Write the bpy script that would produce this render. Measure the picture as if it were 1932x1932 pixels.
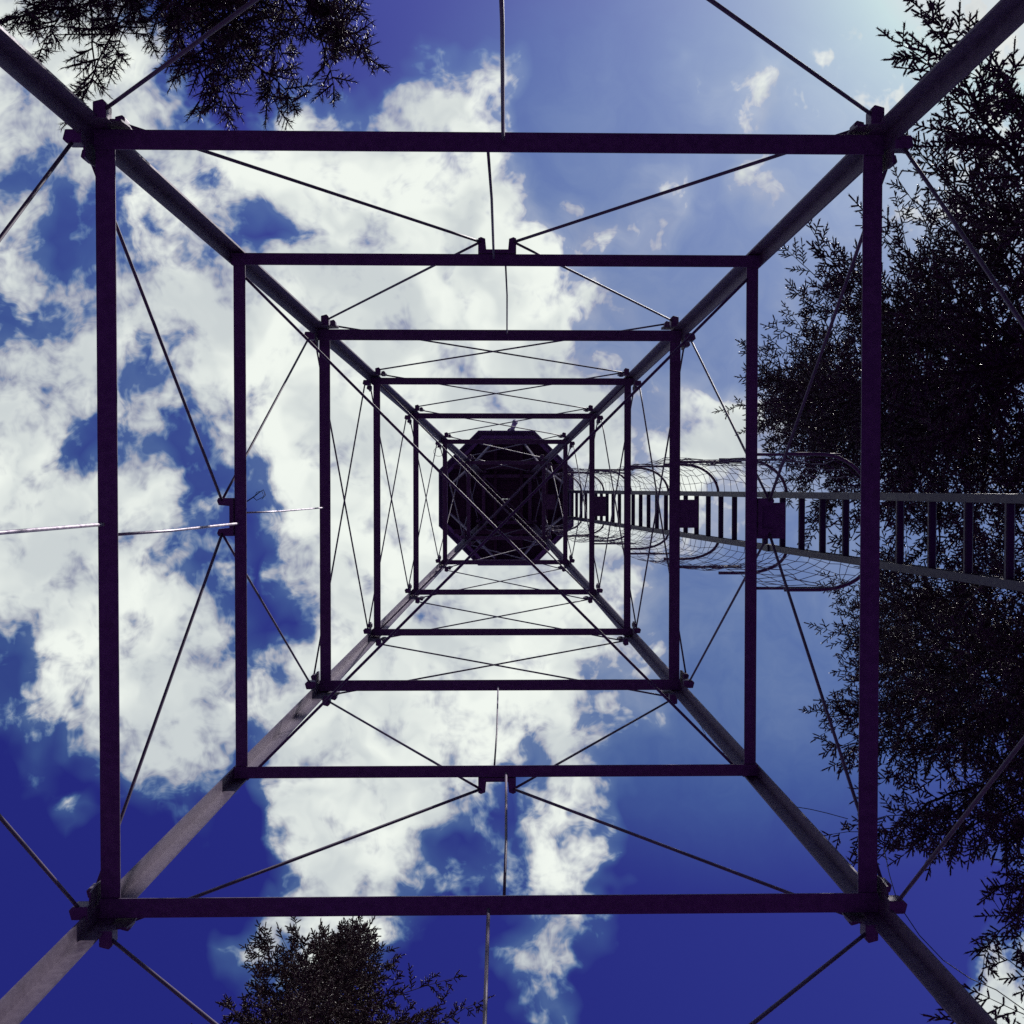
import bpy, math, random
import numpy as np
from mathutils import Vector, Matrix

random.seed(7)
RNG = np.random.default_rng(11)
scene = bpy.context.scene
for o in list(bpy.data.objects):
    bpy.data.objects.remove(o)

# ------------------------------------------------------------------ camera
# World: X = right in the picture, Y = down in the picture, Z = up.  The camera
# lies almost flat on its back inside the tower and looks at the zenith.
CAM_Z = 1.5
F = 2082.0 / 1932.0              # focal length / frame width
ZEN = 922.0                      # where the zenith falls on a 1932 px frame
cam = bpy.data.cameras.new('camera')
cam.sensor_width = 36.0
cam.lens = 36.0 * F
cam.clip_start = 0.05
cam.clip_end = 3000.0
cam_ob = bpy.data.objects.new('camera', cam)
scene.collection.objects.link(cam_ob)
tilt = (966.0 - ZEN) / 2082.0
fwd = Vector((tilt, tilt, 1.0)).normalized()
right = (Vector((1, 0, 0)) - fwd * fwd.x).normalized()
up = right.cross(fwd)
rot = Matrix((right, up, -fwd)).transposed()
cam_ob.matrix_world = Matrix.Translation((0, 0, CAM_Z)) @ rot.to_4x4()
scene.camera = cam_ob

# ------------------------------------------------------------------ world
SUN_AZ = Vector((0.68, -0.733))   # towards the sun (picture: upper right)
SUN_EL = math.radians(52.0)
sun_dir = Vector((SUN_AZ.x * math.cos(SUN_EL), SUN_AZ.y * math.cos(SUN_EL), math.sin(SUN_EL))).normalized()
SKY_STRENGTH = 0.1
SKY_DUST = 1.4
FILM = ((1.62, 1.70), (2.05, 2.62), (1.08, 1.24))
ALPHA_LO, ALPHA_HI = 0.10, 1.22

CLOUD_MAP = [
    "98764211111111110000111222333444",
    "99898211111113110000112234333444",
    "99898311121226641000114743344455",
    "99997421396589961000123743344445",
    "88888888999999961111113523334445",
    "47755959999999993113521522333444",
    "64435795599999997354422552234455",
    "63346464259999998464411222334445",
    "73464475799999999742111132233344",
    "46577899999999999974211141122222",
    "47785799999999999954211122222222",
    "67884799999999999853311112222222",
    "65876479899999999975579952222222",
    "86367348999999999986799863222222",
    "85388335699999999886986532222222",
    "98888334588999999988876554222222",
    "99988642389999999998655322222222",
    "99899434279999999976321111111111",
    "99999843269899999987411111111111",
    "58988973228996899997211111111111",
    "37899876479999899986211111111111",
    "36899988889999999945621111111111",
    "46478975589999989933411111111111",
    "13248962799999965883100000000000",
    "02123531799999952793000000000000",
    "01512220698998822691000000000000",
    "00201100599994234761000000000002",
    "00002000279754443870000000000003",
    "00000001588652114654000000000001",
    "00000005566742147632000000000013",
    "00000002355320015720000000000046",
    "00000000122110002510000000000049",
]

world = bpy.data.worlds.new('World')
scene.world = world
world.use_nodes = True
nt = world.node_tree
nt.nodes.clear()
L = nt.links


def N(tree, typ, **kw):
    n = tree.nodes.new(typ)
    for k, v in kw.items():
        setattr(n, k, v)
    return n


def M_(tree, op, a, b=None, c=None, clamp=False):
    n = tree.nodes.new('ShaderNodeMath')
    n.operation = op
    n.use_clamp = clamp
    for i, v in enumerate((a, b, c)):
        if v is None:
            continue
        if isinstance(v, (int, float)):
            n.inputs[i].default_value = v
        else:
            tree.links.new(v, n.inputs[i])
    return n.outputs[0]


def MR(tree, v, a, b, c=0.0, d=1.0, mode='SMOOTHSTEP'):
    n = tree.nodes.new('ShaderNodeMapRange')
    n.interpolation_type = mode
    n.clamp = True if mode == 'LINEAR' else n.clamp
    tree.links.new(v, n.inputs['Value'])
    for k, x in (('From Min', a), ('From Max', b), ('To Min', c), ('To Max', d)):
        n.inputs[k].default_value = x
    return n.outputs['Result']


def noise(tree, vec, scale, detail=4.0, rough=0.55, distort=0.0, dims='3D'):
    n = tree.nodes.new('ShaderNodeTexNoise')
    n.noise_dimensions = dims
    n.inputs['Scale'].default_value = scale
    n.inputs['Detail'].default_value = detail
    n.inputs['Roughness'].default_value = rough
    n.inputs['Distortion'].default_value = distort
    if vec is not None:
        tree.links.new(vec, n.inputs['Vector'])
    return n


def VM(tree, op, a, b=None):
    n = tree.nodes.new('ShaderNodeVectorMath')
    n.operation = op
    for i, v in enumerate((a, b)):
        if v is None:
            continue
        if isinstance(v, tuple):
            n.inputs[i].default_value = v
        else:
            tree.links.new(v, n.inputs[i])
    return n.outputs['Value'] if op == 'DOT_PRODUCT' else n.outputs['Vector']


tc = N(nt, 'ShaderNodeTexCoord')
sep = N(nt, 'ShaderNodeSeparateXYZ')
L.new(tc.outputs['Generated'], sep.inputs[0])
zz = M_(nt, 'MAXIMUM', sep.outputs['Z'], 0.08)
# flat cloud layer: direction -> position on a plane overhead
u0 = M_(nt, 'MULTIPLY_ADD', M_(nt, 'DIVIDE', sep.outputs['X'], zz), F, ZEN / 1932.0)
v0 = M_(nt, 'MULTIPLY_ADD', M_(nt, 'DIVIDE', sep.outputs['Y'], zz), F, ZEN / 1932.0)
comb = N(nt, 'ShaderNodeCombineXYZ')
L.new(u0, comb.inputs[0]); L.new(v0, comb.inputs[1])
P0 = comb.outputs[0]
wa = noise(nt, P0, 8.0, 3.0, 0.62, dims='2D')
warp = VM(nt, 'ADD', P0, VM(nt, 'MULTIPLY', VM(nt, 'SUBTRACT', wa.outputs['Color'], (0.5, 0.5, 0.5)), (0.11, 0.11, 0.0)))
wsep = N(nt, 'ShaderNodeSeparateXYZ')
L.new(warp, wsep.inputs[0])
u1 = wsep.outputs[0]
vr = M_(nt, 'MINIMUM', M_(nt, 'MAXIMUM', M_(nt, 'MULTIPLY_ADD', wsep.outputs[1], 32.0, -0.5), 0.0), 31.0)
vc = N(nt, 'ShaderNodeCombineXYZ')
for i in range(3):
    L.new(vr, vc.inputs[i])
acc = None
for r in range(0, 33, 3):        # three rows of the cloud map per ramp
    ramp = N(nt, 'ShaderNodeValToRGB')
    cr = ramp.color_ramp
    cr.interpolation = 'LINEAR'
    rows = [CLOUD_MAP[min(r + i, 31)] for i in range(3)]
    cr.elements[0].position = 0.5 / 32
    cr.elements[1].position = 31.5 / 32
    for c in range(1, 31):
        cr.elements.new((c + 0.5) / 32)
    for c in range(32):
        cr.elements[c].color = (*[int(q[c]) / 9.0 for q in rows], 1)
    L.new(u1, ramp.inputs[0])
    w = VM(nt, 'ABSOLUTE', VM(nt, 'SUBTRACT', vc.outputs[0], (float(r), r + 1.0, r + 2.0)))
    w = VM(nt, 'MAXIMUM', VM(nt, 'SUBTRACT', (1.0, 1.0, 1.0), w), (0.0, 0.0, 0.0))
    d = VM(nt, 'DOT_PRODUCT', w, ramp.outputs[0])
    acc = d if acc is None else M_(nt, 'ADD', acc, d)
# beyond this patch of sky the same broken cloud goes on
far_n = noise(nt, P0, 1.7, 1.0, 0.55, dims='2D')
far_c = MR(nt, far_n.outputs[0], 0.40, 0.66)
du = M_(nt, 'ABSOLUTE', M_(nt, 'SUBTRACT', u0, 0.5))
dv = M_(nt, 'ABSOLUTE', M_(nt, 'SUBTRACT', v0, 0.5))
outside = MR(nt, M_(nt, 'MAXIMUM', du, dv), 0.50, 0.75)
mixm = N(nt, 'ShaderNodeMix')
L.new(outside, mixm.inputs['Factor']); L.new(acc, mixm.inputs['A']); L.new(far_c, mixm.inputs['B'])
cover = M_(nt, 'MULTIPLY_ADD', mixm.outputs[0], 1.5, -0.28)
fine = noise(nt, warp, 15.0, 7.0, 0.64, dims='2D')
mid = noise(nt, P0, 26.0, 3.0, 0.6, dims='2D')
nz = M_(nt, 'ADD', M_(nt, 'MULTIPLY_ADD', fine.outputs[0], 1.75, -0.875), M_(nt, 'MULTIPLY_ADD', mid.outputs[0], 1.7, -0.85))
env = MR(nt, cover, -0.1, 0.35, 0.20, 1.0, 'LINEAR')
dens = M_(nt, 'MULTIPLY_ADD', nz, env, cover)
alpha_c = MR(nt, dens, ALPHA_LO, ALPHA_HI)
# a thin high haze, thickest overhead to the right
hd = VM(nt, 'MULTIPLY', VM(nt, 'SUBTRACT', P0, (0.74, 0.38, 0.0)), (1.0, 0.95, 0.0))
haze_d = VM(nt, 'DOT_PRODUCT', hd, hd)
haze = MR(nt, haze_d, 0.0, 0.25, 0.27, 0.0)
veil = M_(nt, 'ADD', haze, MR(nt, cover, 0.0, 0.60, 0.0, 0.16, 'LINEAR'))
veil = M_(nt, 'MULTIPLY', veil, MR(nt, fine.outputs[0], 0.25, 0.70, 0.8, 1.15, 'LINEAR'))
alpha = M_(nt, 'MAXIMUM', alpha_c, veil)
# cloud tone: soft mottling between bright tops and greyer bases; thin haze is bluer
tone_n = noise(nt, warp, 9.0, 3.5, 0.55, dims='2D')
tone = MR(nt, tone_n.outputs[0], 0.34, 0.68, 0.0, 1.0)
cmix0 = N(nt, 'ShaderNodeMix', data_type='RGBA')
cmix0.inputs['A'].default_value = (0.60, 0.65, 0.66, 1)
cmix0.inputs['B'].default_value = (0.88, 0.93, 0.87, 1)
L.new(tone, cmix0.inputs['Factor'])
cmix = N(nt, 'ShaderNodeMix', data_type='RGBA')
cmix.inputs['A'].default_value = (0.27, 0.64, 0.84, 1)
L.new(MR(nt, alpha, 0.10, 0.50, 0.0, 1.0, 'LINEAR'), cmix.inputs['Factor'])
L.new(cmix0.outputs['Result'], cmix.inputs['B'])

sky = N(nt, 'ShaderNodeTexSky', sky_type='NISHITA')
sky.sun_disc = False
sky.sun_elevation = SUN_EL
sky.sun_rotation = math.atan2(sun_dir.x, sun_dir.y)
sky.altitude = 900.0
sky.air_density = 1.0
sky.dust_density = SKY_DUST
sky.ozone_density = 2.0
# the film's response: each colour channel has its own contrast
ssep = N(nt, 'ShaderNodeSeparateColor')
L.new(sky.outputs[0], ssep.inputs[0])
scol = N(nt, 'ShaderNodeCombineColor')
for i, (g_, k_) in enumerate(FILM):
    x_ = M_(nt, 'POWER', M_(nt, 'MULTIPLY', ssep.outputs[i], 0.085), g_)
    L.new(M_(nt, 'MINIMUM', M_(nt, 'MULTIPLY', x_, k_ / SKY_STRENGTH), 0.76 / SKY_STRENGTH), scol.inputs[i])
bg_sky = N(nt, 'ShaderNodeBackground')
bg_sky.inputs['Strength'].default_value = SKY_STRENGTH
L.new(scol.outputs[0], bg_sky.inputs['Color'])
bg_cloud = N(nt, 'ShaderNodeBackground')
bg_cloud.inputs['Strength'].default_value = 1.0
L.new(cmix.outputs['Result'], bg_cloud.inputs['Color'])
mixs = N(nt, 'ShaderNodeMixShader')
L.new(alpha, mixs.inputs[0])
L.new(bg_sky.outputs[0], mixs.inputs[1])
L.new(bg_cloud.outputs[0], mixs.inputs[2])
wout = N(nt, 'ShaderNodeOutputWorld')
L.new(mixs.outputs[0], wout.inputs[0])

# ------------------------------------------------------------------ sun
sun = bpy.data.lights.new('sun', 'SUN')
sun.energy = 5.0
sun.angle = math.radians(0.5)
sun.color = (1.0, 0.965, 0.91)
sun_ob = bpy.data.objects.new('sun', sun)
sun_ob.rotation_euler = (-sun_dir).to_track_quat('-Z', 'Y').to_euler()
sun_ob.location = sun_dir * 60
scene.collection.objects.link(sun_ob)

vs = scene.view_settings
vs.view_transform = 'Standard'
vs.look = 'None'
vs.exposure = 0.0
vs.gamma = 1.0
vs.use_curve_mapping = False
scene.render.engine = 'CYCLES'
scene.cycles.max_bounces = 5
scene.cycles.diffuse_bounces = 3
scene.cycles.glossy_bounces = 2
scene.cycles.use_denoising = False

# ------------------------------------------------------------------ materials
MATS = {}


def material(name, col_a, col_b, scale=20.0, rough=(0.5, 0.8), metal=0.0, bump=0.15, spec=0.4,
             stretch=(1, 1, 1), spots=None, detail=6.0):
    m = bpy.data.materials.new(name)
    m.use_nodes = True
    t = m.node_tree
    b = t.nodes['Principled BSDF']
    c = t.nodes.new('ShaderNodeTexCoord')
    mp = t.nodes.new('ShaderNodeMapping')
    mp.inputs['Scale'].default_value = stretch
    t.links.new(c.outputs['Object'], mp.inputs[0])
    n = noise(t, mp.outputs[0], scale, detail, 0.6)
    f = MR(t, n.outputs[0], 0.3, 0.7)
    mx = t.nodes.new('ShaderNodeMix'); mx.data_type = 'RGBA'
    mx.inputs['A'].default_value = (*col_a, 1); mx.inputs['B'].default_value = (*col_b, 1)
    t.links.new(f, mx.inputs['Factor'])
    col = mx.outputs['Result']
    if spots:
        n2 = noise(t, mp.outputs[0], scale * 0.35, 7.0, 0.7)
        f2 = MR(t, n2.outputs[0], 0.56, 0.66)
        m2 = t.nodes.new('ShaderNodeMix'); m2.data_type = 'RGBA'
        t.links.new(f2, m2.inputs['Factor']); t.links.new(col, m2.inputs['A'])
        m2.inputs['B'].default_value = (*spots, 1)
        col = m2.outputs['Result']
    t.links.new(col, b.inputs['Base Color'])
    t.links.new(MR(t, n.outputs[0], 0.25, 0.75, rough[0], rough[1], 'LINEAR'), b.inputs['Roughness'])
    b.inputs['Metallic'].default_value = metal
    b.inputs['Specular IOR Level'].default_value = spec
    if bump:
        bp = t.nodes.new('ShaderNodeBump')
        bp.inputs['Strength'].default_value = bump
        bp.inputs['Distance'].default_value = 0.004
        t.links.new(n.outputs[0], bp.inputs['Height'])
        t.links.new(bp.outputs[0], b.inputs['Normal'])
    MATS[name] = m
    return m


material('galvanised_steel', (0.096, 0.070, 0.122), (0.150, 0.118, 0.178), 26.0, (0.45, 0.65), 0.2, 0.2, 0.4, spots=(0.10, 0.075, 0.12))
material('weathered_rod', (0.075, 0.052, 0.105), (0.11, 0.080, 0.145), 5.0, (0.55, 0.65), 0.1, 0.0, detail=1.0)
material('sunlit_conduit', (0.26, 0.22, 0.29), (0.38, 0.33, 0.41), 30.0, (0.3, 0.5), 0.4, 0.05)
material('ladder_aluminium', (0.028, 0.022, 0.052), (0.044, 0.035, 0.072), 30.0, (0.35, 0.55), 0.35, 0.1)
material('cage_wire', (0.10, 0.075, 0.12), (0.16, 0.12, 0.18), 60.0, (0.5, 0.7), 0.2, 0.0)
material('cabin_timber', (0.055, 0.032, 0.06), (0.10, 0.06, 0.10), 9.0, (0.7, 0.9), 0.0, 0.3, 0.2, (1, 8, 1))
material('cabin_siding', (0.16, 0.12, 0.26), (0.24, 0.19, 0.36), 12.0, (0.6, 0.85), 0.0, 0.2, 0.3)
material('roof_sheet', (0.16, 0.12, 0.22), (0.24, 0.19, 0.30), 14.0, (0.45, 0.7), 0.2, 0.1)
material('bark', (0.022, 0.014, 0.020), (0.050, 0.033, 0.040), 18.0, (0.85, 0.98), 0.0, 0.8, 0.1, (1, 1, 0.25))
material('black_cable', (0.02, 0.015, 0.025), (0.035, 0.03, 0.04), 40.0, (0.5, 0.7), 0.0, 0.0)
material('concrete', (0.28, 0.26, 0.27), (0.38, 0.36, 0.36), 14.0, (0.85, 0.95), 0.0, 0.4, 0.2)
material('forest_floor', (0.066, 0.012, 0.130), (0.105, 0.024, 0.190), 1.2, (0.9, 1.0), 0.0, 0.6, 0.1, spots=(0.045, 0.020, 0.040))  # violet tint picked so bounced light colours the shaded steel and trees


def window_glass():
    m = bpy.data.materials.new('window_glass')
    m.use_nodes = True
    b = m.node_tree.nodes['Principled BSDF']
    n = noise(m.node_tree, None, 3.0)
    mx = m.node_tree.nodes.new('ShaderNodeMix'); mx.data_type = 'RGBA'
    mx.inputs['A'].default_value = (0.03, 0.03, 0.05, 1); mx.inputs['B'].default_value = (0.06, 0.06, 0.08, 1)
    m.node_tree.links.new(n.outputs[0], mx.inputs['Factor'])
    m.node_tree.links.new(mx.outputs['Result'], b.inputs['Base Color'])
    b.inputs['Roughness'].default_value = 0.06
    MATS['window_glass'] = m


window_glass()


def needle_mat(name, a, b_, trans=0.25):
    m = bpy.data.materials.new(name)
    m.use_nodes = True
    t = m.node_tree
    b = t.nodes['Principled BSDF']
    c = t.nodes.new('ShaderNodeTexCoord')
    n = noise(t, c.outputs['Object'], 5.0, 5.0, 0.6)
    mx = t.nodes.new('ShaderNodeMix'); mx.data_type = 'RGBA'
    mx.inputs['A'].default_value = (*a, 1); mx.inputs['B'].default_value = (*b_, 1)
    t.links.new(MR(t, n.outputs[0], 0.3, 0.7), mx.inputs['Factor'])
    t.links.new(mx.outputs['Result'], b.inputs['Base Color'])
    b.inputs['Roughness'].default_value = 0.5
    b.inputs['Specular IOR Level'].default_value = 0.35
    MATS[name] = m


needle_mat('needles_dark', (0.070, 0.040, 0.078), (0.110, 0.072, 0.098))
needle_mat('needles_near', (0.070, 0.042, 0.066), (0.110, 0.078, 0.088))
needle_mat('needles_brown', (0.080, 0.048, 0.062), (0.120, 0.080, 0.080))

# ------------------------------------------------------------------ helpers
COL = scene.collection


class MB:
    """collects vertices and faces of ONE piece"""

    def __init__(self):
        self.v = []
        self.f = []

    def prism(self, ring_a, ring_b, cap=True):
        n = len(ring_a); o = len(self.v)
        self.v += [tuple(p) for p in ring_a] + [tuple(p) for p in ring_b]
        for i in range(n):
            j = (i + 1) % n
            self.f.append((o + i, o + j, o + n + j, o + n + i))
        if cap:
            self.f.append(tuple(o + i for i in reversed(range(n))))
            self.f.append(tuple(o + n + i for i in range(n)))
        return self

    def sweep(self, rings, cap=True):
        n = len(rings[0]); o = len(self.v)
        for r in rings:
            self.v += [tuple(p) for p in r]
        for k in range(len(rings) - 1):
            for i in range(n):
                j = (i + 1) % n
                a = o + k * n
                self.f.append((a + i, a + j, a + n + j, a + n + i))
        if cap:
            self.f.append(tuple(o + i for i in reversed(range(n))))
            self.f.append(tuple(o + (len(rings) - 1) * n + i for i in range(n)))
        return self

    def box(self, c, s, axes=None):
        c = Vector(c)
        ax = axes or (Vector((1, 0, 0)), Vector((0, 1, 0)), Vector((0, 0, 1)))
        a, b, d = (ax[i] * (s[i] / 2) for i in range(3))
        return self.prism([c - a - b - d, c + a - b - d, c + a + b - d, c - a + b - d],
                          [c - a - b + d, c + a - b + d, c + a + b + d, c - a + b + d])

    def tube(self, pts, r, n=8, cap=True):
        pts = [Vector(p) for p in pts]
        rr = r if isinstance(r, (list, tuple)) else [r] * len(pts)
        rings = []
        ref = None
        for k, p in enumerate(pts):
            t = (pts[min(k + 1, len(pts) - 1)] - pts[max(k - 1, 0)]).normalized()
            if ref is None:
                ref = t.orthogonal().normalized()
            a = (ref - t * ref.dot(t)).normalized(); ref = a
            b = t.cross(a)
            rings.append([p + (a * math.cos(2 * math.pi * i / n) + b * math.sin(2 * math.pi * i / n)) * rr[k] for i in range(n)])
        return self.sweep(rings, cap)

    def build(self, name, mat, parent=None, bevel=0.0, smooth=False):
        me = bpy.data.meshes.new(name)
        me.from_pydata(self.v, [], self.f)
        me.validate()
        import bmesh
        bm = bmesh.new(); bm.from_mesh(me)
        bmesh.ops.recalc_face_normals(bm, faces=bm.faces)
        bm.to_mesh(me); bm.free()
        if smooth:
            me.polygons.foreach_set('use_smooth', [True] * len(me.polygons))
        me.materials.append(MATS[mat])
        o = bpy.data.objects.new(name, me)
        COL.objects.link(o)
        if parent is not None:
            o.parent = parent
        if bevel:
            bv = o.modifiers.new('bevel', 'BEVEL')
            bv.width = bevel; bv.segments = 2; bv.limit_method = 'ANGLE'
        return o


def empty(name, label, cat, group=None):
    o = bpy.data.objects.new(name, None)
    COL.objects.link(o)
    o['label'] = label; o['category'] = cat
    if group:
        o['group'] = group
    return o


def V(x, y, z):
    """z is measured from the camera's eye"""
    return Vector((x, y, z + CAM_Z))


def at(px, py, z):
    """the point at height z above the eye seen at (px, py) on a 1932 px frame"""
    d = right * ((px - 966.0) / 2082.0) - up * ((py - 966.0) / 2082.0) + fwd
    return Vector((d.x / d.z * z, d.y / d.z * z, z + CAM_Z))


# ------------------------------------------------------------------ ground
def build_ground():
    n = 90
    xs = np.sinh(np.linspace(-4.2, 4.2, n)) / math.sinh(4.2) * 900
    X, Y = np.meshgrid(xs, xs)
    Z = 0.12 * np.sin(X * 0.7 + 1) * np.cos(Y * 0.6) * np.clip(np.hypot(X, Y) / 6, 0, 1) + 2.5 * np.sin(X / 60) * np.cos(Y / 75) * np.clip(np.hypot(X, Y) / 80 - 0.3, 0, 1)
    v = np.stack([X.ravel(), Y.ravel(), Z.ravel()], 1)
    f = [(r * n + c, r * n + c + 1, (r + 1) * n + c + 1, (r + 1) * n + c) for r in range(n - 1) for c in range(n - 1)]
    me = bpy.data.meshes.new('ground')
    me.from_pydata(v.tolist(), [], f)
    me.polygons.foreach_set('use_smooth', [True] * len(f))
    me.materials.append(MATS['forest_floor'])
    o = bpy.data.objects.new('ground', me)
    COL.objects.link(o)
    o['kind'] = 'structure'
    o['label'] = 'dark forest floor of needle litter under the tower, tinted violet to colour its bounce light'


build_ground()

# ------------------------------------------------------------------ tower
tower = empty('lookout_tower', 'tapering steel lattice fire lookout tower with octagonal cabin, seen from inside its base', 'tower')


def W(z):
    return 2.262 - 0.10567 * z


def ctr(z):
    return (0.02166 * z - 0.0939, 0.1724 - 0.0001 * z)


LEV = {-1: 1.55, 0: 3.30, 1: 5.0, 2: 6.695, 3: 8.55, 4: 10.305, 5: 12.185, 6: 14.10, 7: 16.16, 8: 17.84}
STRUT_W = {-1: 0.095, 0: 0.085, 1: 0.089, 2: 0.072, 3: 0.084, 4: 0.064, 5: 0.060, 6: 0.058, 7: 0.052, 8: 0.055}
FACES = [(Vector((0, -1, 0)), Vector((1, 0, 0))), (Vector((1, 0, 0)), Vector((0, 1, 0))),
         (Vector((0, 1, 0)), Vector((1, 0, 0))), (Vector((-1, 0, 0)), Vector((0, 1, 0)))]


def fpt(face, z, along, out=0.0, frac=None):
    """point on a tower face: along = metres from the face's middle (or frac of half width), out = metres outwards"""
    nrm, tan = FACES[face]
    cx, cy = ctr(z)
    a = along if frac is None else frac * W(z) + along
    p = Vector((cx, cy, 0)) + nrm * (W(z) + out) + tan * a
    p.z = z + CAM_Z
    return p


# legs: angle irons, heel outwards
def leg_width(z):
    return 0.083 if z < 8.6 else (0.079 if z < 14.2 else 0.068)


for sx in (-1, 1):
    for sy in (-1, 1):
        rings = []
        for z in (-1.42, 5.0, 8.60, 8.601, 14.2, 14.201, 17.86):
            b = leg_width(z); t = 0.011
            h = W(z) + 0.055
            cx, cy = ctr(z)
            c0 = Vector((cx + sx * h, cy + sy * h, z + CAM_Z))
            dx, dy = Vector((-sx, 0, 0)), Vector((0, -sy, 0))
            rings.append([c0, c0 + dx * b, c0 + dx * b + dy * t, c0 + dx * t + dy * t, c0 + dx * t + dy * b, c0 + dy * b])
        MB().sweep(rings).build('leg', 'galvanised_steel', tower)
        # footing
        cx, cy = ctr(-1.5); h = W(-1.5) + 0.02
        MB().prism([V(cx + sx * h + a * 0.36, cy + sy * h + b2 * 0.36, -1.75) for a, b2 in ((-1, -1), (1, -1), (1, 1), (-1, 1))],
                   [V(cx + sx * h + a * 0.22, cy + sy * h + b2 * 0.22, -1.20) for a, b2 in ((-1, -1), (1, -1), (1, 1), (-1, 1))]
                   ).build('footing', 'concrete', tower, 0.015)

# struts: angle irons with the flat flange underneath and the upright flange outside
for lv, z in LEV.items():
    for fc in range(4):
        nrm, tan = FACES[fc]
        w = STRUT_W[lv]; t = 0.009
        half = W(z) + 0.045
        m = MB()
        rings = []
        for s in (-1, 1):
            # horizontals of two sides lie a plate's thickness above the others
            dz = 0.0 if fc in (0, 2) else 0.011
            h2 = half if fc in (0, 2) else half - 0.012
            p = fpt(fc, z, s * h2, w / 2 - 0.002)
            p.z += dz
            inn = -nrm; upv = Vector((0, 0, 1))
            rings.append([p, p + inn * w, p + inn * w + upv * t, p + inn * t + upv * t, p + inn * t + upv * w, p + upv * w])
        m.prism(rings[0], rings[1])
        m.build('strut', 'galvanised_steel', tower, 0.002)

# rod clips, gussets and brace rods
CLIP_UP_Z, CLIP_DN_Z = 0.075, -0.085


def clip_pos(face, lv, s, upper):
    z = LEV[lv] + (CLIP_UP_Z if upper else CLIP_DN_Z)
    k = 1.0 if lv <= 3 else 0.85
    if upper:
        return fpt(face, z, -s * 0.05, 0.098 * k, frac=s)
    return fpt(face, z, -s * 0.035, 0.085 * k, frac=s)


clip_levels = [-1, 1, 3, 4, 5, 6, 7]
for lv in clip_levels + [8]:
    for fc in range(4):
        nrm, tan = FACES[fc]
        for s in (-1, 1):
            k = 1.0 if lv <= 3 else 0.8
            # gusset plate on the outside of the leg flange
            z = LEV[lv]
            g = MB()
            base = fpt(fc, z, -s * 0.055, 0.0585, frac=s)
            pl = [(-0.05, -0.075), (0.045, -0.065), (0.055, 0.02), (0.045, 0.10), (-0.05, 0.12)]
            ra = [base + tan * (-s) * a * k + Vector((0, 0, b * k)) for a, b in pl]
            g.prism(ra, [p + nrm * 0.008 for p in ra]).build('gusset_plate', 'galvanised_steel', tower)
            for upper in (True, False):
                if lv == 8 and upper or (lv == -1 and not upper):
                    continue
                p = clip_pos(fc, lv, s, upper)
                c = MB()
                a = 0.060 * k if not upper else 0.045 * k
                b = 0.084 * k if not upper else 0.06 * k
                hgt = 0.075 * k
                ta = tan * (-s)
                # bent angle clip: foot against the gusset and a tongue standing out
                ring = [(-a / 2, -b / 2), (a / 2, -b / 2), (a / 2, b * 0.30), (a * 0.22, b / 2), (-a / 2, b * 0.36)]
                ra = [p + ta * i + nrm * j - Vector((0, 0, hgt / 2)) for i, j in ring]
                c.prism(ra, [q + Vector((0, 0, hgt)) for q in ra])
                c.build('rod_clip', 'galvanised_steel', tower, 0.004)

# middle brackets on the intermediate struts
for lv in (0, 2):
    for fc in range(4):
        nrm, tan = FACES[fc]
        z = LEV[lv]
        c = MB()
        base = fpt(fc, z, 0, STRUT_W[lv] / 2 + 0.001)
        ring = [(-0.115, 0.0), (0.115, 0.0), (0.115, 0.09), (0.098, 0.098), (0.072, 0.088), (0.066, 0.024),
                (-0.066, 0.024), (-0.072, 0.088), (-0.098, 0.098), (-0.115, 0.09)]
        ra = [base + tan * a + nrm * b + Vector((0, 0, -0.006)) for a, b in ring]
        c.prism(ra, [q + Vector((0, 0, 0.075)) for q in ra]).build('mid_bracket', 'galvanised_steel', tower)


def rod(a, b, r, name='brace_rod', mat='weathered_rod', sag=0.0, n=12):
    a, b = Vector(a), Vector(b)
    pts = []
    k = max(3, int((b - a).length / 0.22))
    for i in range(k):
        t = i / (k - 1)
        p = a.lerp(b, t)
        if sag:
            p = p + Vector((0, 0, -sag * 4 * t * (1 - t)))
        pts.append(p)
    return MB().tube(pts, r, n).build(name, mat, tower, smooth=True)


for fc in range(4):
    nrm, tan = FACES[fc]
    for lo, mid, hi in ((-1, 0, 1), (1, 2, 3)):
        for s in (-1, 1):
            zb = LEV[mid]
            for end, upper in ((lo, True), (hi, False)):
                p = clip_pos(fc, end, s, upper)
                q = fpt(fc, zb, s * 0.10, STRUT_W[mid] / 2 + 0.07)
                rod(p, q, 0.0088 if end <= 2 else 0.0078)
    for lo, hi, r in ((3, 4, 0.007), (4, 5, 0.0068), (5, 6, 0.0065), (6, 7, 0.0065), (7, 8, 0.0065)):
        for s in (-1, 1):
            p = clip_pos(fc, lo, s, True)
            if hi == 8:
                q = fpt(fc, LEV[8] - 0.12, 0.02 * s, 0.07, frac=-s)
            else:
                q = clip_pos(fc, hi, -s, False)
            off = nrm * (0.012 if s > 0 else -0.012)
            rod(p + off, q + off, r)

# plan braces: flat crosses lying inside the square at two levels
def plan(lv, r, dz, off):
    z = LEV[lv] + dz
    cx, cy = ctr(z); h = W(z) - 0.03
    rod(V(cx - h, cy - h + off, z), V(cx + h, cy + h + off, z), r, 'plan_brace')
    z -= 2.4 * r
    rod(V(cx - h, cy + h + off, z), V(cx + h, cy - h + off, z), r, 'plan_brace')


plan(2, 0.0088, 0.03, 0.075)
plan(4, 0.007, 0.03, 0.0)
plan(6, 0.006, 0.03, 0.02)
plan(8, 0.006, -0.25, 0.02)

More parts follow.
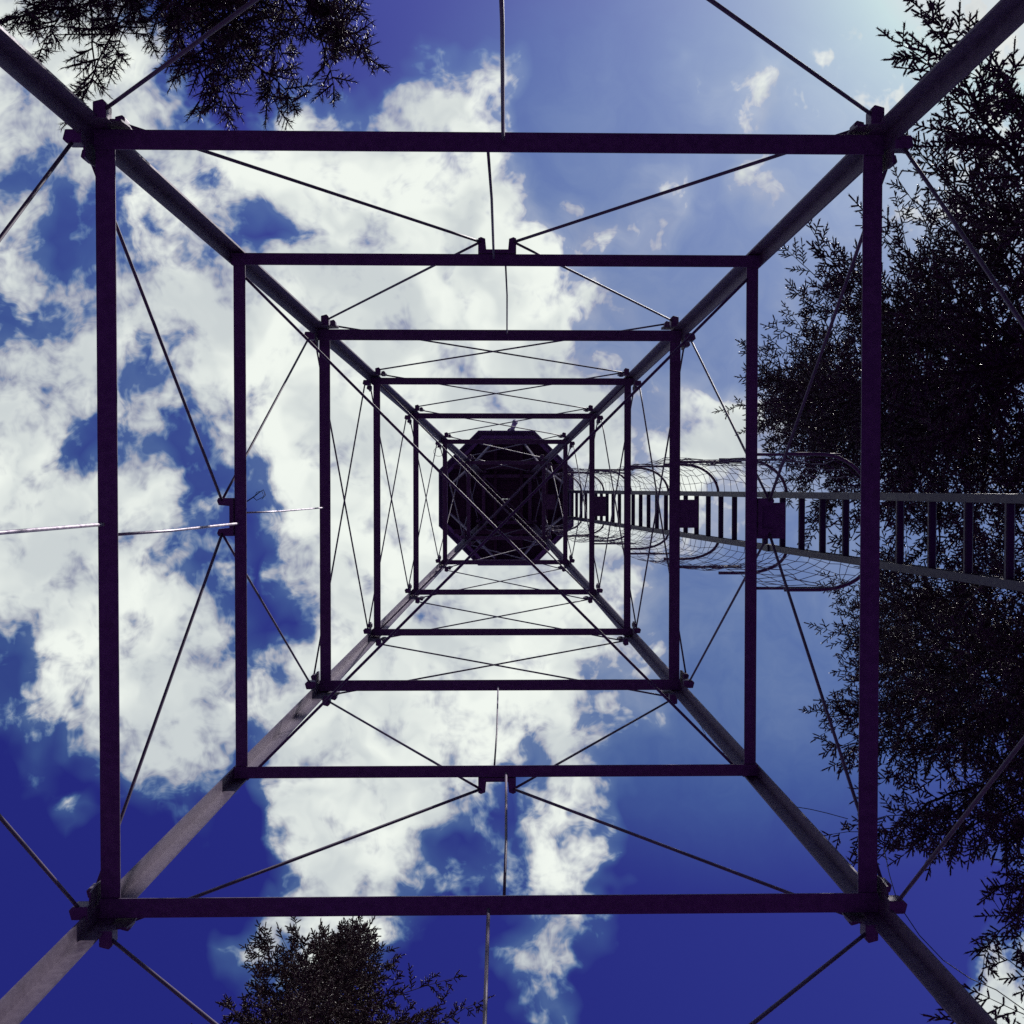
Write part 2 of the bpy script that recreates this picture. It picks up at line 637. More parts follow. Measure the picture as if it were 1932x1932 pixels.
# sag hangers in the middle of the faces (three faces; the ladder takes the fourth)
for fc, tan_off in ((0, (0.05, -0.02, 0.05)), (3, (-0.012, 0.038, -0.025)), (2, (-0.015, 0.055, -0.018))):
    mat = 'sunlit_conduit' if fc == 3 else 'weathered_rod'  # left-face conduit given a lighter colour to read as sunlit
    for (lo, hi), off, r in zip(((0, 1), (1, 2), (2, 3)), tan_off, (0.0085, 0.0075, 0.0058)):
        p = fpt(fc, LEV[lo] + 0.02, off, -0.01)
        q = fpt(fc, LEV[hi] - 0.03, off, 0.0)
        pm = p.lerp(q, 0.4) + FACES[fc][1] * 0.006
        MB().tube([p, pm, q], r, 7).build('sag_hanger', mat, tower, smooth=True)

# ------------------------------------------------------------------ cabin
cab = bpy.data.objects.new('cabin', None)
COL.objects.link(cab)
cab.parent = tower
cab['label'] = 'dark octagonal observation cabin at the top of the tower'
ZC = 17.95
CX, CY = ctr(ZC + 1.0)
FL, EV = 1.026, 1.215


def octo(h, cx=CX, cy=CY):
    e = h * math.tan(math.pi / 8)
    return [(cx + x, cy + y) for x, y in ((-e, -h), (e, -h), (h, -e), (h, e), (e, h), (-e, h), (-h, e), (-h, -e))]


# floor boards, clipped to the octagon
nb = 14
bw = 2 * FL / nb
hatch = (CX + 0.80, CX + 1.2, 0.0, 0.48)
for i in range(nb):
    y0 = -FL + i * bw; y1 = y0 + bw - 0.006

    def xl(y):
        e = FL * math.tan(math.pi / 8)
        return FL if abs(y) <= e else FL - (abs(y) - e)
    ra = [V(CX - xl(y0), CY + y0, ZC), V(CX + xl(y0), CY + y0, ZC), V(CX + xl(y1), CY + y1, ZC), V(CX - xl(y1), CY + y1, ZC)]
    dz = Vector((0, 0, 0.035)); j = Vector((0, 0, random.uniform(0, 0.004)))
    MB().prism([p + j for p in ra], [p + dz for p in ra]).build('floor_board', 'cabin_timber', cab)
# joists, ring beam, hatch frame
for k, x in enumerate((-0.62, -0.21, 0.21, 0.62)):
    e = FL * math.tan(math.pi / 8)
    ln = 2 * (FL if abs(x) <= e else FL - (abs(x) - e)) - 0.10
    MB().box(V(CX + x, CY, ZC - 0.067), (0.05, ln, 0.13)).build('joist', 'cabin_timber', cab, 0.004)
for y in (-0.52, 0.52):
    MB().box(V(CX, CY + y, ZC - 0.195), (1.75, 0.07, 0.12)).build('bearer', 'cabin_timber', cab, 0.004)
pts_o = octo(FL)
pts_i = octo(FL - 0.05)
pts_e = octo(EV)
for i in range(8):
    j = (i + 1) % 8
    a, b = pts_o[i], pts_o[j]
    ai, bi = pts_i[i], pts_i[j]
    # rim board
    MB().prism([V(*a, ZC - 0.14), V(*b, ZC - 0.14), V(*bi, ZC - 0.14), V(*ai, ZC - 0.14)],
               [V(*a, ZC - 0.004), V(*b, ZC - 0.004), V(*bi, ZC - 0.004), V(*ai, ZC - 0.004)]).build('rim_board', 'cabin_siding', cab)
    z0, z1, z2 = ZC + 0.037, ZC + 0.95, ZC + 1.78
    MB().prism([V(*a, z0), V(*b, z0), V(*bi, z0), V(*ai, z0)],
               [V(*a, z1), V(*b, z1), V(*bi, z1), V(*ai, z1)]).build('wall_panel', 'cabin_siding', cab)

    def lerp2(p, q, t):
        return (p[0] + (q[0] - p[0]) * t, p[1] + (q[1] - p[1]) * t)
    # window with frame posts and pane
    fr = MB()
    for t0, t1 in ((0.0, 0.07), (0.93, 1.0)):
        o0, o1 = lerp2(a, b, t0), lerp2(a, b, t1)
        i0, i1 = lerp2(ai, bi, t0), lerp2(ai, bi, t1)
        fr.prism([V(*o0, z1 + 0.002), V(*o1, z1 + 0.002), V(*i1, z1 + 0.002), V(*i0, z1 + 0.002)],
                 [V(*o0, z2), V(*o1, z2), V(*i1, z2), V(*i0, z2)])
    fr.build('window_frame', 'cabin_siding', cab)
    am, bm_ = lerp2(lerp2(a, ai, 0.4), lerp2(b, bi, 0.4), 0.075), lerp2(lerp2(a, ai, 0.4), lerp2(b, bi, 0.4), 0.925)
    an, bn = lerp2(lerp2(a, ai, 0.55), lerp2(b, bi, 0.55), 0.075), lerp2(lerp2(a, ai, 0.55), lerp2(b, bi, 0.55), 0.925)
    MB().prism([V(*am, z1 + 0.003), V(*bm_, z1 + 0.003), V(*bn, z1 + 0.003), V(*an, z1 + 0.003)],
               [V(*am, z2 - 0.002), V(*bm_, z2 - 0.002), V(*bn, z2 - 0.002), V(*an, z2 - 0.002)]).build('window_pane', 'window_glass', cab)
    MB().prism([V(*a, z2 + 0.002), V(*b, z2 + 0.002), V(*bi, z2 + 0.002), V(*ai, z2 + 0.002)],
               [V(*a, z2 + 0.2), V(*b, z2 + 0.2), V(*bi, z2 + 0.2), V(*ai, z2 + 0.2)]).build('top_plate', 'cabin_siding', cab)
    # roof panel
    ea, eb = pts_e[i], pts_e[j]
    zt = ZC + 1.99
    top = lerp2((CX, CY), ea, 0.06), lerp2((CX, CY), eb, 0.06)
    MB().prism([V(*ea, zt), V(*eb, zt), V(*top[1], zt + 0.62), V(*top[0], zt + 0.62)],
               [V(*ea, zt + 0.03), V(*eb, zt + 0.03), V(*top[1], zt + 0.65), V(*top[0], zt + 0.65)]).build('roof_panel', 'roof_sheet', cab)
    # fascia hanging at the eave
    fa, fb = lerp2(ea, (CX, CY), 0.018), lerp2(eb, (CX, CY), 0.018)
    MB().prism([V(*ea, zt - 0.10), V(*eb, zt - 0.10), V(*fb, zt - 0.10), V(*fa, zt - 0.10)],
               [V(*ea, zt - 0.003), V(*eb, zt - 0.003), V(*fb, zt - 0.003), V(*fa, zt - 0.003)]).build('fascia', 'cabin_siding', cab)
    # knee brace from the tower head out to the rim
    mid_o = lerp2(lerp2(a, b, 0.5), (CX, CY), 0.10)
    if i % 2 == 0:
        for tt in (0.22, 0.78):
            q2 = lerp2(lerp2(a, b, tt), (CX, CY), 0.08)
            ang = Vector((q2[0] - CX, q2[1] - CY, 0))
            zL = 16.75
            cx, cy = ctr(zL); h = W(zL) + 0.03
            src = V(cx + math.copysign(h, ang.x), cy + math.copysign(h, ang.y), zL)
            dst = V(q2[0], q2[1], ZC - 0.15)
            MB().tube([src, dst], 0.020, 4).build('knee_brace', 'galvanised_steel', cab)

# stove pipe beside the eave, with a cone cap below and above
pp = at(972, 796, 17.7)
px_, py_ = pp.x, pp.y
MB().tube([V(px_, py_, 17.65), V(px_, py_, 17.80), V(px_, py_, 17.82), V(px_, py_, 20.9)], [0.008, 0.048, 0.040, 0.040], 12).build('vent_pipe', 'cabin_siding', cab, smooth=False)
MB().tube([V(px_, py_, 20.92), V(px_, py_, 21.02)], [0.085, 0.01], 12).build('pipe_cap', 'roof_sheet', cab)
pp = at(927, 812, 19.6)
MB().tube([V(pp.x, pp.y, 19.4), V(pp.x, pp.y, 20.4)], [0.012, 0.02], 6).build('lightning_rod', 'weathered_rod', cab)

# ------------------------------------------------------------------ ladder
lad = bpy.data.objects.new('ladder', None)
COL.objects.link(lad)
lad.parent = tower
lad['label'] = 'pale aluminium ladder with flat rungs up the outside of the tower'


def lx(z):
    return 2.96 - 0.101 * z


RY = (0.045, 0.445)
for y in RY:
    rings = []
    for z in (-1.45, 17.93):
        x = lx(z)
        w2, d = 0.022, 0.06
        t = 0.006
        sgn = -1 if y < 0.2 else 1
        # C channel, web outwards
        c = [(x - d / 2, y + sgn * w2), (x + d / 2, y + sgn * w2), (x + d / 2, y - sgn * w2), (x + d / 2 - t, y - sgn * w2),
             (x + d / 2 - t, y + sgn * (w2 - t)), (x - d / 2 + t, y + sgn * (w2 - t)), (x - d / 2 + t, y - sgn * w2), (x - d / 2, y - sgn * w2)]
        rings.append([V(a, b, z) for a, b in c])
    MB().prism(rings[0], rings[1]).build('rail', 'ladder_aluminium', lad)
z = -1.05
rung_mesh = None
while z < 17.8:
    x = lx(z)
    if rung_mesh is None:
        # fluted rung: rounded bar with flat tread
        m = MB()
        ring = [(-0.021, -0.008), (-0.014, -0.015), (0.014, -0.015), (0.021, -0.008), (0.021, 0.010), (0.012, 0.015), (-0.012, 0.015), (-0.021, 0.010)]
        yc = (RY[1] - RY[0]) / 2 - 0.0165
        m.prism([(a, -yc, b) for a, b in ring], [(a, yc, b) for a, b in ring])
        o = m.build('rung', 'ladder_aluminium', lad)
        rung_mesh = o.data
    else:
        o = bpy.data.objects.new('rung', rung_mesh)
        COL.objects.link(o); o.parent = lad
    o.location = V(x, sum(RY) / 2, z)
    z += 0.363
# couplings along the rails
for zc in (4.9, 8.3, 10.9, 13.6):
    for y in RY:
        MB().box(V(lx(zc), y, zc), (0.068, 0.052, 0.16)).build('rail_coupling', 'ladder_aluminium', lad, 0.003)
# step plates between strut and ladder
for lv, x0, x1 in ((2, 1.62, 1.815), (3, 1.47, 1.63), (5, 1.13, 1.295), (7, 0.84, 0.98)):
    zc = LEV[lv] + 0.02
    MB().box(V((x0 + x1) / 2, 0.195, zc), (x1 - x0, 0.22, 0.008)).build('step_plate', 'galvanised_steel', lad)

# safety cage
cage = bpy.data.objects.new('safety_cage', None)
COL.objects.link(cage)
cage.parent = tower
cage['label'] = 'wire mesh safety cage wrapped round the inside of the ladder'
YU, YD = 0.255, 0.165


def cage_pt(z, side, t):
    """t 0 at the rail, 0.6 at the end of the bend, 1 at the tower face"""
    x = lx(z)
    fx = ctr(z)[0] + W(z) + 0.05
    y0 = RY[0] if side < 0 else RY[1]
    ry = YU if side < 0 else YD
    if t < 0.6:
        a = t / 0.6 * math.pi / 2
        return V(x - 0.30 + 0.30 * math.cos(a), y0 + side * ry * math.sin(a), z)
    k = (t - 0.6) / 0.4
    xe = x - 0.30
    return V(xe + (fx - xe) * k, y0 + side * ry, z)


for z in (6.62, 7.95, 9.55, 11.2, 12.85, 14.4, 16.0):
    for side in (-1, 1):
        MB().tube([cage_pt(z, side, t) for t in np.linspace(0.0, 0.85, 14)], 0.0115, 6).build('hoop', 'cage_wire', cage, smooth=True)
for lv in (2, 3, 4, 5, 6, 7):
    z = LEV[lv] + 0.03
    for y in (RY[0] - YU, RY[1] + YD):
        MB().tube([V(ctr(z)[0] + W(z) - 0.01, y, z), V(lx(z) - 0.12, y, z)], 0.0095, 6).build('cage_arm', 'cage_wire', cage, smooth=True)
mesh = MB()
zs = np.arange(6.62, 17.3, 0.17)
tcol = [0.0, 0.12, 0.24, 0.36, 0.48, 0.60, 0.72, 0.84, 0.95]
for side in (-1, 1):
    grid = {}
    for i, z in enumerate(zs):
        for j, t in enumerate(tcol):
            zj = z + random.uniform(-0.02, 0.02) + 0.03 * math.sin(z * 2.1 + j)
            p = cage_pt(zj, side, t)
            out = 0.018 * math.sin(z * 3.7 + side) + random.uniform(-0.012, 0.012) + (0.05 if side > 0 and t > 0.5 else 0.03) * math.sin(z * 1.35 + 1.0)
            p.y += side * out * (1.0 if 0 < j else 0.0)
            p.x += random.uniform(-0.02, 0.02) * (1.0 if j else 0)
            grid[i, j] = p
    for i in range(len(zs)):
        if i % 1 == 0:
            mesh.tube([grid[i, j] for j in range(len(tcol))], 0.0026, 3)
    for j in range(1, len(tcol)):
        mesh.tube([grid[i, j] for i in range(len(zs))], 0.0026, 3)
o = mesh.build('wire_mesh', 'cage_wire', cage)
o['kind'] = 'stuff'

# ------------------------------------------------------------------ loose wires on the tower
def wire(pts, r, name, mat='black_cable', n=5):
    return MB().tube(pts, r, n).build(name, mat, tower, smooth=True)


wire([at(1668, 1600, 5.4), at(1678, 1650, 5.2), at(1690, 1690, 5.0), at(1706, 1722, 4.9), at(1735, 1765, 4.75), at(1780, 1812, 4.6),
      at(1830, 1846, 4.45), at(1880, 1868, 4.35), at(1960, 1925, 4.1), at(2150, 2100, 3.4)], 0.0022, 'hanging_cable')
wire([at(1385, 1445, 6.7), at(1372, 1425, 6.9), at(1350, 1412, 7.1), at(1335, 1395, 7.3), at(1318, 1360, 7.8), at(1300, 1330, 8.3)], 0.0022, 'hanging_cable')
wire([at(1500, 1522, 6.2), at(1530, 1527, 6.2), at(1560, 1534, 6.15), at(1600, 1545, 6.1)], 0.0022, 'hanging_cable')
lp = at(828, 852, 14.2)
wire([lp + Vector((0.07 * math.cos(a), 0.06 * math.sin(a), 0.02 * a)) for a in np.linspace(0.3, 6.0, 16)], 0.003, 'wire_loop', 'cage_wire')

# ------------------------------------------------------------------ dry twig caught on the left strut
def caught_twig():
    m = MB()
    z = LEV[2] + 0.12
    m.tube([at(466, 946, z), at(478, 938, z + 0.02), at(488, 930, z + 0.05), at(497, 924, z + 0.07), at(501, 934, z + 0.05), at(494, 942, z)], [0.004, 0.0035, 0.003, 0.0025, 0.002, 0.0015], 5)
    m.tube([at(478, 938, z + 0.02), at(484, 944, z), at(496, 938, z + 0.03), at(500, 930, z + 0.05)], [0.003, 0.002, 0.002, 0.0015], 5)
    m.tube([at(482, 934, z + 0.03), at(484, 929, z + 0.05), at(490, 927, z + 0.05)], 0.0018, 5)
    m.tube([at(490, 929, z + 0.05), at(494, 926, z + 0.09), at(496, 932, z + 0.1)], 0.0016, 5)
    o = m.build('dry_twig', 'bark', None, smooth=True)
    o['label'] = 'small bare dry twig caught on the left intermediate strut'
    o['category'] = 'twig'


caught_twig()

# ------------------------------------------------------------------ trees
def unit(a):
    return a / np.maximum(np.linalg.norm(a, axis=-1, keepdims=True), 1e-9)


class Tree:
    """skeleton of limbs, twigs and shoots; the shoots carry the needles"""

    def __init__(self, name, label, base, top_z, seed, needles, shoot=0.10, needle=0.020, lean=(0, 0), K=14, core=0.0075, nw=0.24, pack=0.30, rake=0.45):
        self.rake = rake
        self.pack = pack
        self.K, self.core, self.nw = K, core, nw
        self.rng = np.random.default_rng(seed)
        self.name, self.label = name, label
        self.base = np.array([base[0], base[1], 0.0])
        self.H = top_z + CAM_Z
        self.mat = needles
        self.shoot, self.needle = shoot, needle
        self.lean = np.array([lean[0], lean[1], 0.0])
        self.limbs = []       # polylines with radii
        self.shoots = []      # (pos, dir, len)

    def trunk_at(self, z):
        t = z / self.H
        return self.base + self.lean * t + np.array([0.08 * math.sin(3 * t + self.base[0]), 0.08 * math.cos(2.3 * t), 0]) * t + np.array([0, 0, z])

    def limb(self, p0, p1, droop=0.15, dens=1.0, width=0.34, start=0.18, r0=None):
        rng = self.rng
        p0, p1 = np.asarray(p0, float), np.asarray(p1, float)
        ln = np.linalg.norm(p1 - p0)
        n = max(6, int(ln / 0.12))
        t = np.linspace(0, 1, n)[:, None]
        bend = rng.normal(0, 0.07 * ln, 3) * np.array([1, 1, 0.4])
        wob = rng.normal(0, 0.03 * ln, 3)
        pts = (p0 + (p1 - p0) * t + np.array([0, 0, -1]) * droop * ln * 4 * t * (1 - t) + bend * np.sin(math.pi * t)
               + wob * np.sin(2.6 * math.pi * t) + rng.normal(0, 0.010, (n, 3)) * t)
        r0 = r0 or (0.006 + 0.007 * ln)
        self.limbs.append((pts, np.linspace(r0, 0.003, n)))
        step = 0.066 / dens
        s = start * ln
        gap = rng.uniform(0.35, 0.6)
        while s < ln:
            k = s / ln
            f = k * (n - 1); i = min(int(f), n - 2)
            p = pts[i] + (pts[i + 1] - pts[i]) * (f - i)
            dl = unit(pts[i + 1] - pts[i])
            # twigs leave the limb on all sides, mostly sideways; clumps alternate with thinner stretches
            side = unit(np.cross(dl, [0, 0, 1.0]))
            upv = np.cross(side, dl)
            q = rng.choice([0.0, math.pi]) + rng.normal(0, 0.55)
            rad = side * math.cos(q) + upv * math.sin(q) * 0.8
            clump = 0.65 + 0.45 * math.sin(k * ln * 9.0 + gap * 20)
            tl = (width * ln * (1 - k) ** 0.8 * min(1.0, 0.35 + k * 2.0) * clump + 0.09) * rng.uniform(0.55, 1.2)
            ang = math.radians(rng.uniform(35, 68))
            td = unit(dl * math.cos(ang) + rad * math.sin(ang) + np.array([0, 0, rng.normal(-0.12, 0.15)]))
            self.twig(p, td, tl, dens)
            if rng.random() < 0.5:
                self.shoots.append((p, unit(dl * 0.6 - rad + rng.normal(0, 0.2, 3)), self.shoot * rng.uniform(0.6, 1.0)))
            s += step * rng.uniform(0.6, 1.4)
        self.twig(pts[-1], unit(pts[-1] - pts[-2]), 0.12, dens)

    def twig(self, p, d, ln, dens):
        rng = self.rng
        n = max(2, int(ln / 0.10) + 1)
        t = np.linspace(0, 1, n)[:, None]
        sagv = np.array([0, 0, -1]) * ln * 0.14
        wob = rng.normal(0, 0.09 * ln, 3)
        pts = p + d * ln * t + sagv * t * t + wob * t * t
        self.limbs.append((pts, np.linspace(0.0062, 0.005, n)))
        side = unit(np.cross(d, [0, 0, 1.0]) + rng.normal(0, 0.25, 3))
        up2 = np.cross(side, d)
        s = 0.02
        sg = 1 if rng.random() > .5 else -1
        step = self.shoot * self.pack / dens
        while s < ln:
            k = s / ln
            q = p + d * s + (sagv + wob) * k * k
            ang = math.radians(rng.uniform(35, 65))
            lat = side * sg + up2 * rng.normal(0, 0.55)
            sd = unit(d * math.cos(ang) + unit(lat) * math.sin(ang) + rng.normal(0, 0.12, 3))
            self.shoots.append((q, sd, self.shoot * rng.uniform(0.55, 1.2) * (1.1 - 0.35 * k)))
            sg = -sg
            s += step * rng.uniform(0.6, 1.4)
        self.shoots.append((pts[-1], unit(pts[-1] - pts[-2]), self.shoot * rng.uniform(0.8, 1.2)))

    def whorls(self, z0, z1, radius, spacing=0.34, per=5, dens=1.0, elev=(0.5, -0.15), keep=None):
        """regular crown between heights z0..z1 (from the eye); radius(d) with d metres below the top"""
        rng = self.rng
        z = z1 + CAM_Z
        az = rng.uniform(0, 6.28)
        while z > z0 + CAM_Z:
            d = self.H - z
            for k in range(per):
                a = az + 2 * math.pi * k / per + rng.normal(0, 0.22)
                ln = radius(max(d, 0.05)) * rng.uniform(0.60, 1.15)
                if ln < 0.08:
                    continue
                tt = min(1.0, d / 7.0)
                e = elev[0] + (elev[1] - elev[0]) * tt + rng.normal(0, 0.10)
                p0 = self.trunk_at(z + rng.uniform(-.06, .06))
                p1 = p0 + np.array([math.cos(a) * ln, math.sin(a) * ln, math.tan(e) * ln])
                if keep and not keep(a, z - CAM_Z, rng):
                    continue
                away = (p1[0] - p0[0]) * self.base[0] + (p1[1] - p0[1]) * self.base[1] > 0.25 * ln * math.hypot(*self.base[:2])
                self.limb(p0, p1, droop=rng.uniform(0.02, 0.08), dens=dens * (0.6 if away else 1.0))
            az += 2.4
            z -= spacing * rng.uniform(0.8, 1.2)

    def build(self, trunk_r=0.16):
        root = empty(self.name, self.label, 'tree', 'spruce trees around the tower')
        root.location = tuple(self.base)
        off = self.base
        # trunk
        m = MB()
        zs_ = np.linspace(-0.15, self.H - 0.05, 26)
        pts = [self.trunk_at(z) - off for z in zs_]
        rad = [trunk_r * (1 - z / self.H) ** 0.85 + 0.008 + (0.06 if z < 0.1 else 0) for z in zs_]
        m.tube([Vector(p) for p in pts], rad, 10)
        m.build('trunk', 'bark', root, smooth=True)
        # limbs and twigs: three sided rods
        vs_, fs_ = [], []
        o = 0
        for pts, rr in self.limbs:
            pts = pts - off
            n = len(pts)
            tg = unit(np.gradient(pts, axis=0))
            ref = np.array([0.3, 0.2, 0.93])
            a = unit(np.cross(tg, ref)); b = np.cross(tg, a)
            ring = np.stack([pts + (a * math.cos(q) + b * math.sin(q)) * rr[:, None] for q in (0, 2.094, 4.189)], 1)
            vs_.append(ring.reshape(-1, 3))
            i = np.arange(n - 1)[:, None] * 3 + o
            for k in range(3):
                k2 = (k + 1) % 3
                fs_.append(np.concatenate([i + k, i + k2, i + 3 + k2, i + 3 + k], 1))
            o += n * 3
        self.mesh('limbs', np.concatenate(vs_), np.concatenate(fs_), 'bark', root, 4)
        # needles
        P = np.array([s[0] for s in self.shoots]) - off
        D = unit(np.array([s[1] for s in self.shoots]))
        LN = np.array([s[2] for s in self.shoots])
        S = len(P)
        rng = self.rng
        ref = rng.normal(0, 1, (S, 3))
        A = unit(np.cross(D, ref)); B = np.cross(D, A)
        K = self.K
        tri = []
        nd = self.needle
        for k in range(K):
            t = 0.06 + 0.90 * k / (K - 1)
            ang = k * 2.4 + rng.uniform(-0.3, 0.3, S)
            rd = A * np.cos(ang)[:, None] + B * np.sin(ang)[:, None]
            root_p = P + D * (LN * t)[:, None]
            nl = nd * rng.uniform(0.75, 1.25, S)
            tip = root_p + unit(rd * (1.0 if t < 0.9 else 0.6) + D * (self.rake if t < 0.9 else 0.9)) * nl[:, None]
            sd = np.cross(D, rd) * (nd * self.nw)
            tri.append(np.stack([root_p - sd - D * (nd * 0.16), root_p + sd - D * (nd * 0.16), tip], 1))
        # dense inner needles of each shoot: blunt crossed blades
        for wv in (A, B):
            wv = wv * self.core
            a1 = P + D * (LN * 0.02)[:, None]; a2 = P + D * (LN * 0.88)[:, None]; e = P + D * (LN * 1.06)[:, None]
            tri.append(np.stack([a1 - wv * 0.8, a1 + wv * 0.8, a2 + wv], 1))
            tri.append(np.stack([a1 - wv * 0.8, a2 + wv, a2 - wv], 1))
        T = np.stack(tri, 1).reshape(-1, 3)
        Fc = np.arange(len(T)).reshape(-1, 3)
        ob = self.mesh('crown', T, Fc, self.mat, root, 3)
        ob['kind'] = 'stuff'
        print(self.name, 'shoots', S, 'tris', len(Fc), 'limbs', len(self.limbs))
        return root

    def mesh(self, name, v, f, mat, root, k):
        me = bpy.data.meshes.new(name)
        me.vertices.add(len(v)); me.vertices.foreach_set('co', np.ascontiguousarray(v, np.float32).ravel())
        me.loops.add(len(f) * k); me.loops.foreach_set('vertex_index', np.ascontiguousarray(f, np.int32).ravel())
        me.polygons.add(len(f))
        me.polygons.foreach_set('loop_start', np.arange(len(f), dtype=np.int32) * k)
        me.update(calc_edges=True)
        me.materials.append(MATS[mat])
        o = bpy.data.objects.new(name, me)
        COL.objects.link(o)
        o.parent = root
        if name == 'limbs':
            o['kind'] = 'stuff'
        return o

    def reach(self, px, py, z, drop=0.3, **kw):
        """a limb whose tip lies at height z in the direction of a picture point"""
        tip = np.array(at(px, py, z))
        hd = np.hypot(*(tip - self.base)[:2])
        zt = tip[2] + drop - 0.0
        zt = min(zt, self.H - 0.1)
        self.limb(self.trunk_at(zt), tip, **kw)


# right-hand spruce, upper
t = Tree('spruce_tree', 'large dense spruce behind the ladder, upper right, its dark crown filling the right edge', (4.62, -1.08), 17.0, 3, 'needles_dark', 0.074, 0.0178, pack=0.30)
t.whorls(8.2, 16.8, lambda d: 1.95 * min(1, d / 5.7) ** 0.62, 0.27, 7, 1.0)
for px, py, z in ((1700, 940, 10.8), (1780, 960, 10.0), (1750, 1010, 10.4), (1860, 1000, 9.2), (1840, 1060, 9.2), (1900, 930, 9.0)):
    t.reach(px, py, z, drop=0.15, dens=1.0)
for px, py, z in ((1492, 590, 14.0), (1445, 650, 15.0), (1440, 690, 15.2), (1408, 765, 15.8), (1465, 845, 14.2), (1490, 895, 13.6), (1500, 550, 13.6),
                  (1690, 345, 11.0), (1640, 430, 11.6), (1740, 400, 10.8), (1800, 445, 10.4), (1540, 990, 12.4), (1600, 1000, 11.5)):
    t.reach(px, py, z, drop=0.1, dens=1.0)
for px, py, z in ((1665, 88, 7.4), (1690, 10, 7.2), (1750, 60, 7.3), (1795, 335, 7.8), (1850, 400, 7.6), (1800, 240, 7.6), (1880, 190, 7.2), (1870, 300, 7.5), (1830, 120, 7.2)):
    t.reach(px, py, z, drop=0.2, dens=1.05, width=0.27, start=0.28)
t.build(0.17)

# right-hand spruce, lower
t = Tree('spruce_tree', 'large dense spruce right of the ladder, lower right, above the thin hanging cable', (5.45, 1.95), 15.5, 5, 'needles_dark', 0.074, 0.0178, pack=0.30)
t.whorls(8.3, 15.3, lambda d: 2.15 * min(1, d / 5.0) ** 0.6, 0.27, 7, 1.0)
for px, py, z in ((1680, 1100, 12.0), (1740, 1080, 11.2), (1800, 1050, 10.4), (1850, 1100, 10.0), (1900, 1060, 9.6), (1910, 1130, 9.4)):
    t.reach(px, py, z, drop=0.15, dens=1.0)
for px, py, z in ((1565, 1100, 14.8), (1590, 1185, 14.2), (1620, 1240, 13.8), (1570, 1585, 10.2), (1610, 1600, 9.8), (1640, 1310, 11.4), (1700, 1610, 9.4),
                  (1780, 1600, 9.0), (1850, 1590, 8.9), (1920, 1570, 8.8), (1640, 1500, 10.2), (1650, 1420, 10.6), (1740, 1560, 9.4)):
    t.reach(px, py, z, drop=0.25, dens=1.0)
t.build(0.17)

# small spruce poking into the lower right corner
t = Tree('spruce_tree', 'young sparse spruce whose twigs poke into the lower right corner', (4.9, 4.25), 9.0, 8, 'needles_dark', 0.074, 0.0178, pack=0.30)
t.whorls(4.5, 8.6, lambda d: 0.72 * min(1, d / 3.0) ** 0.8, 0.40, 5, 0.8)
for px, py, z in ((1870, 1700, 8.6), (1855, 1790, 8.2), (1790, 1925, 7.4), (1860, 1880, 7.8), (1905, 1690, 8.4)):
    t.reach(px, py, z, drop=0.15, dens=0.8, width=0.32)
t.build(0.09)

# near spruce at the top left
t = Tree('spruce_tree', 'near spruce with drooping brushy twigs hanging over the upper left corner', (-2.0, -3.75), 8.2, 13, 'needles_near', 0.062, 0.022, K=15, core=0.003, nw=0.10, pack=0.22, rake=0.75)
t.whorls(4.8, 8.0, lambda d: 1.35 * min(1, d / 2.4) ** 0.7, 0.24, 6, 1.15)
for px, py, z in ((20, 55, 6.0), (80, 110, 6.1), (120, 150, 6.1), (172, 190, 6.0), (220, 115, 6.3), (270, 80, 6.4), (370, 225, 6.2), (400, 195, 6.2), (440, 170, 6.3), (500, 185, 6.3),
                  (542, 228, 6.3), (560, 130, 6.5), (605, 150, 6.4), (650, 70, 6.5), (695, 130, 6.3), (755, 105, 6.3), (345, 95, 6.5), (480, 90, 6.6), (660, 10, 6.4), (60, 45, 6.0), (560, 60, 6.7)):
    t.reach(px, py, z, drop=0.45, dens=1.25, width=0.24, start=0.25, droop=-0.04)
t.build(0.10)

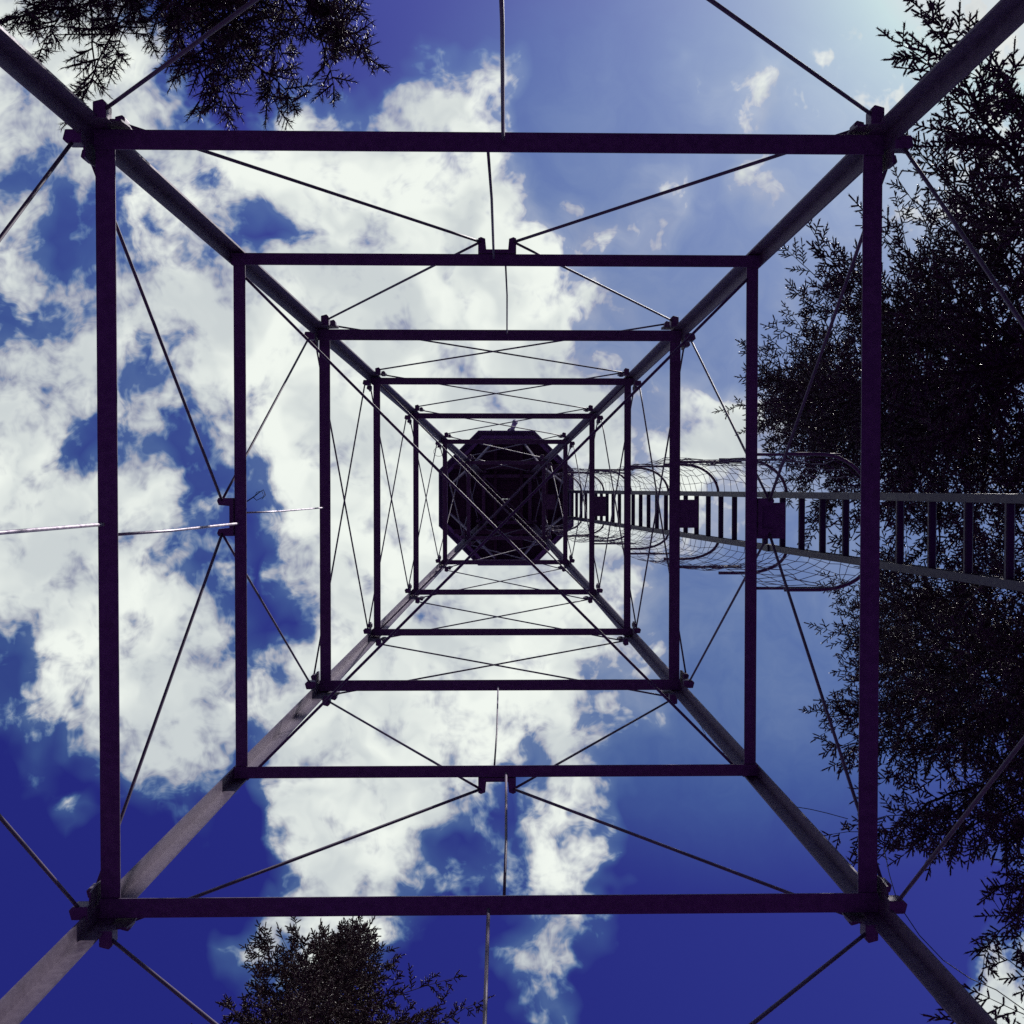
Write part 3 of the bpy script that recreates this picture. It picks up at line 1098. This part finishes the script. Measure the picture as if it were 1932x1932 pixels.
# tree at the bottom
t = Tree('spruce_tree', 'brownish spruce top rising from the bottom edge left of centre', (-1.88, 5.98), 14.55, 24, 'needles_brown', 0.070, 0.0160, pack=0.27)
t.whorls(9.0, 14.3, lambda d: 0.45 * d ** 0.95 if d < 2.6 else 1.1, 0.20, 7, 1.3, elev=(0.45, 0.0))
for px, py, z in ((482, 1790, 13.2), (735, 1810, 13.4), (855, 1850, 12.7), (905, 1900, 12.2), (610, 1790, 14.0), (560, 1805, 13.6)):
    t.reach(px, py, z, drop=-0.3, dens=1.1)
t.build(0.17)


# ------------------------------------------------------------------ the wood round the clearing
def woodland():
    rng = np.random.default_rng(5)
    v, f = [], []
    spots = [(2.5, -6.4)]  # unseen tree added close to the tower to shade its legs
    while len(spots) < 230:
        a = rng.uniform(0, 2 * math.pi)
        d = rng.uniform(11.5, 34)
        p = (d * math.cos(a), d * math.sin(a))
        if all((p[0] - q[0]) ** 2 + (p[1] - q[1]) ** 2 > 2.0 for q in spots):
            spots.append(p)
    for (x, y) in spots:
        d = math.hypot(x, y)
        h = min(rng.uniform(12.5, 15.5), 1.5 + d * 1.02)
        r0 = rng.uniform(1.5, 2.2)
        o = len(v)
        for k in range(6):
            q = k * math.pi / 3
            v.append((x + 0.15 * math.cos(q), y + 0.15 * math.sin(q), -0.2))
        v.append((x, y, h))
        for k in range(6):
            f.append((o + k, o + (k + 1) % 6, o + 6))
        tiers = 13
        for i in range(tiers):
            t = i / tiers
            zt = h * (0.12 + 0.88 * t) + h * 0.88 / tiers * 1.25
            zb = h * (0.12 + 0.88 * t) - 0.25
            r = r0 * (1 - t) ** 0.8 + 0.12
            o = len(v)
            n = 16
            v.append((x, y, min(zt, h)))
            ph = rng.uniform(0, 6)
            for k in range(n):
                q = ph + 2 * math.pi * k / n
                rr = r * (rng.uniform(0.85, 1.15) if k % 2 else rng.uniform(0.5, 0.7))
                v.append((x + rr * math.cos(q), y + rr * math.sin(q), zb + rng.uniform(-0.15, 0.15) + (0.25 if k % 2 == 0 else 0)))
            for k in range(n):
                f.append((o, o + 1 + k, o + 1 + (k + 1) % n))
    me = bpy.data.meshes.new('woodland')
    me.from_pydata(v, [], f)
    me.materials.append(MATS['needles_dark'])
    ob = bpy.data.objects.new('woodland', me)
    COL.objects.link(ob)
    ob['kind'] = 'stuff'
    ob['label'] = 'dark conifer forest all round the clearing, plus one unseen tree added to shade the legs'


woodland()
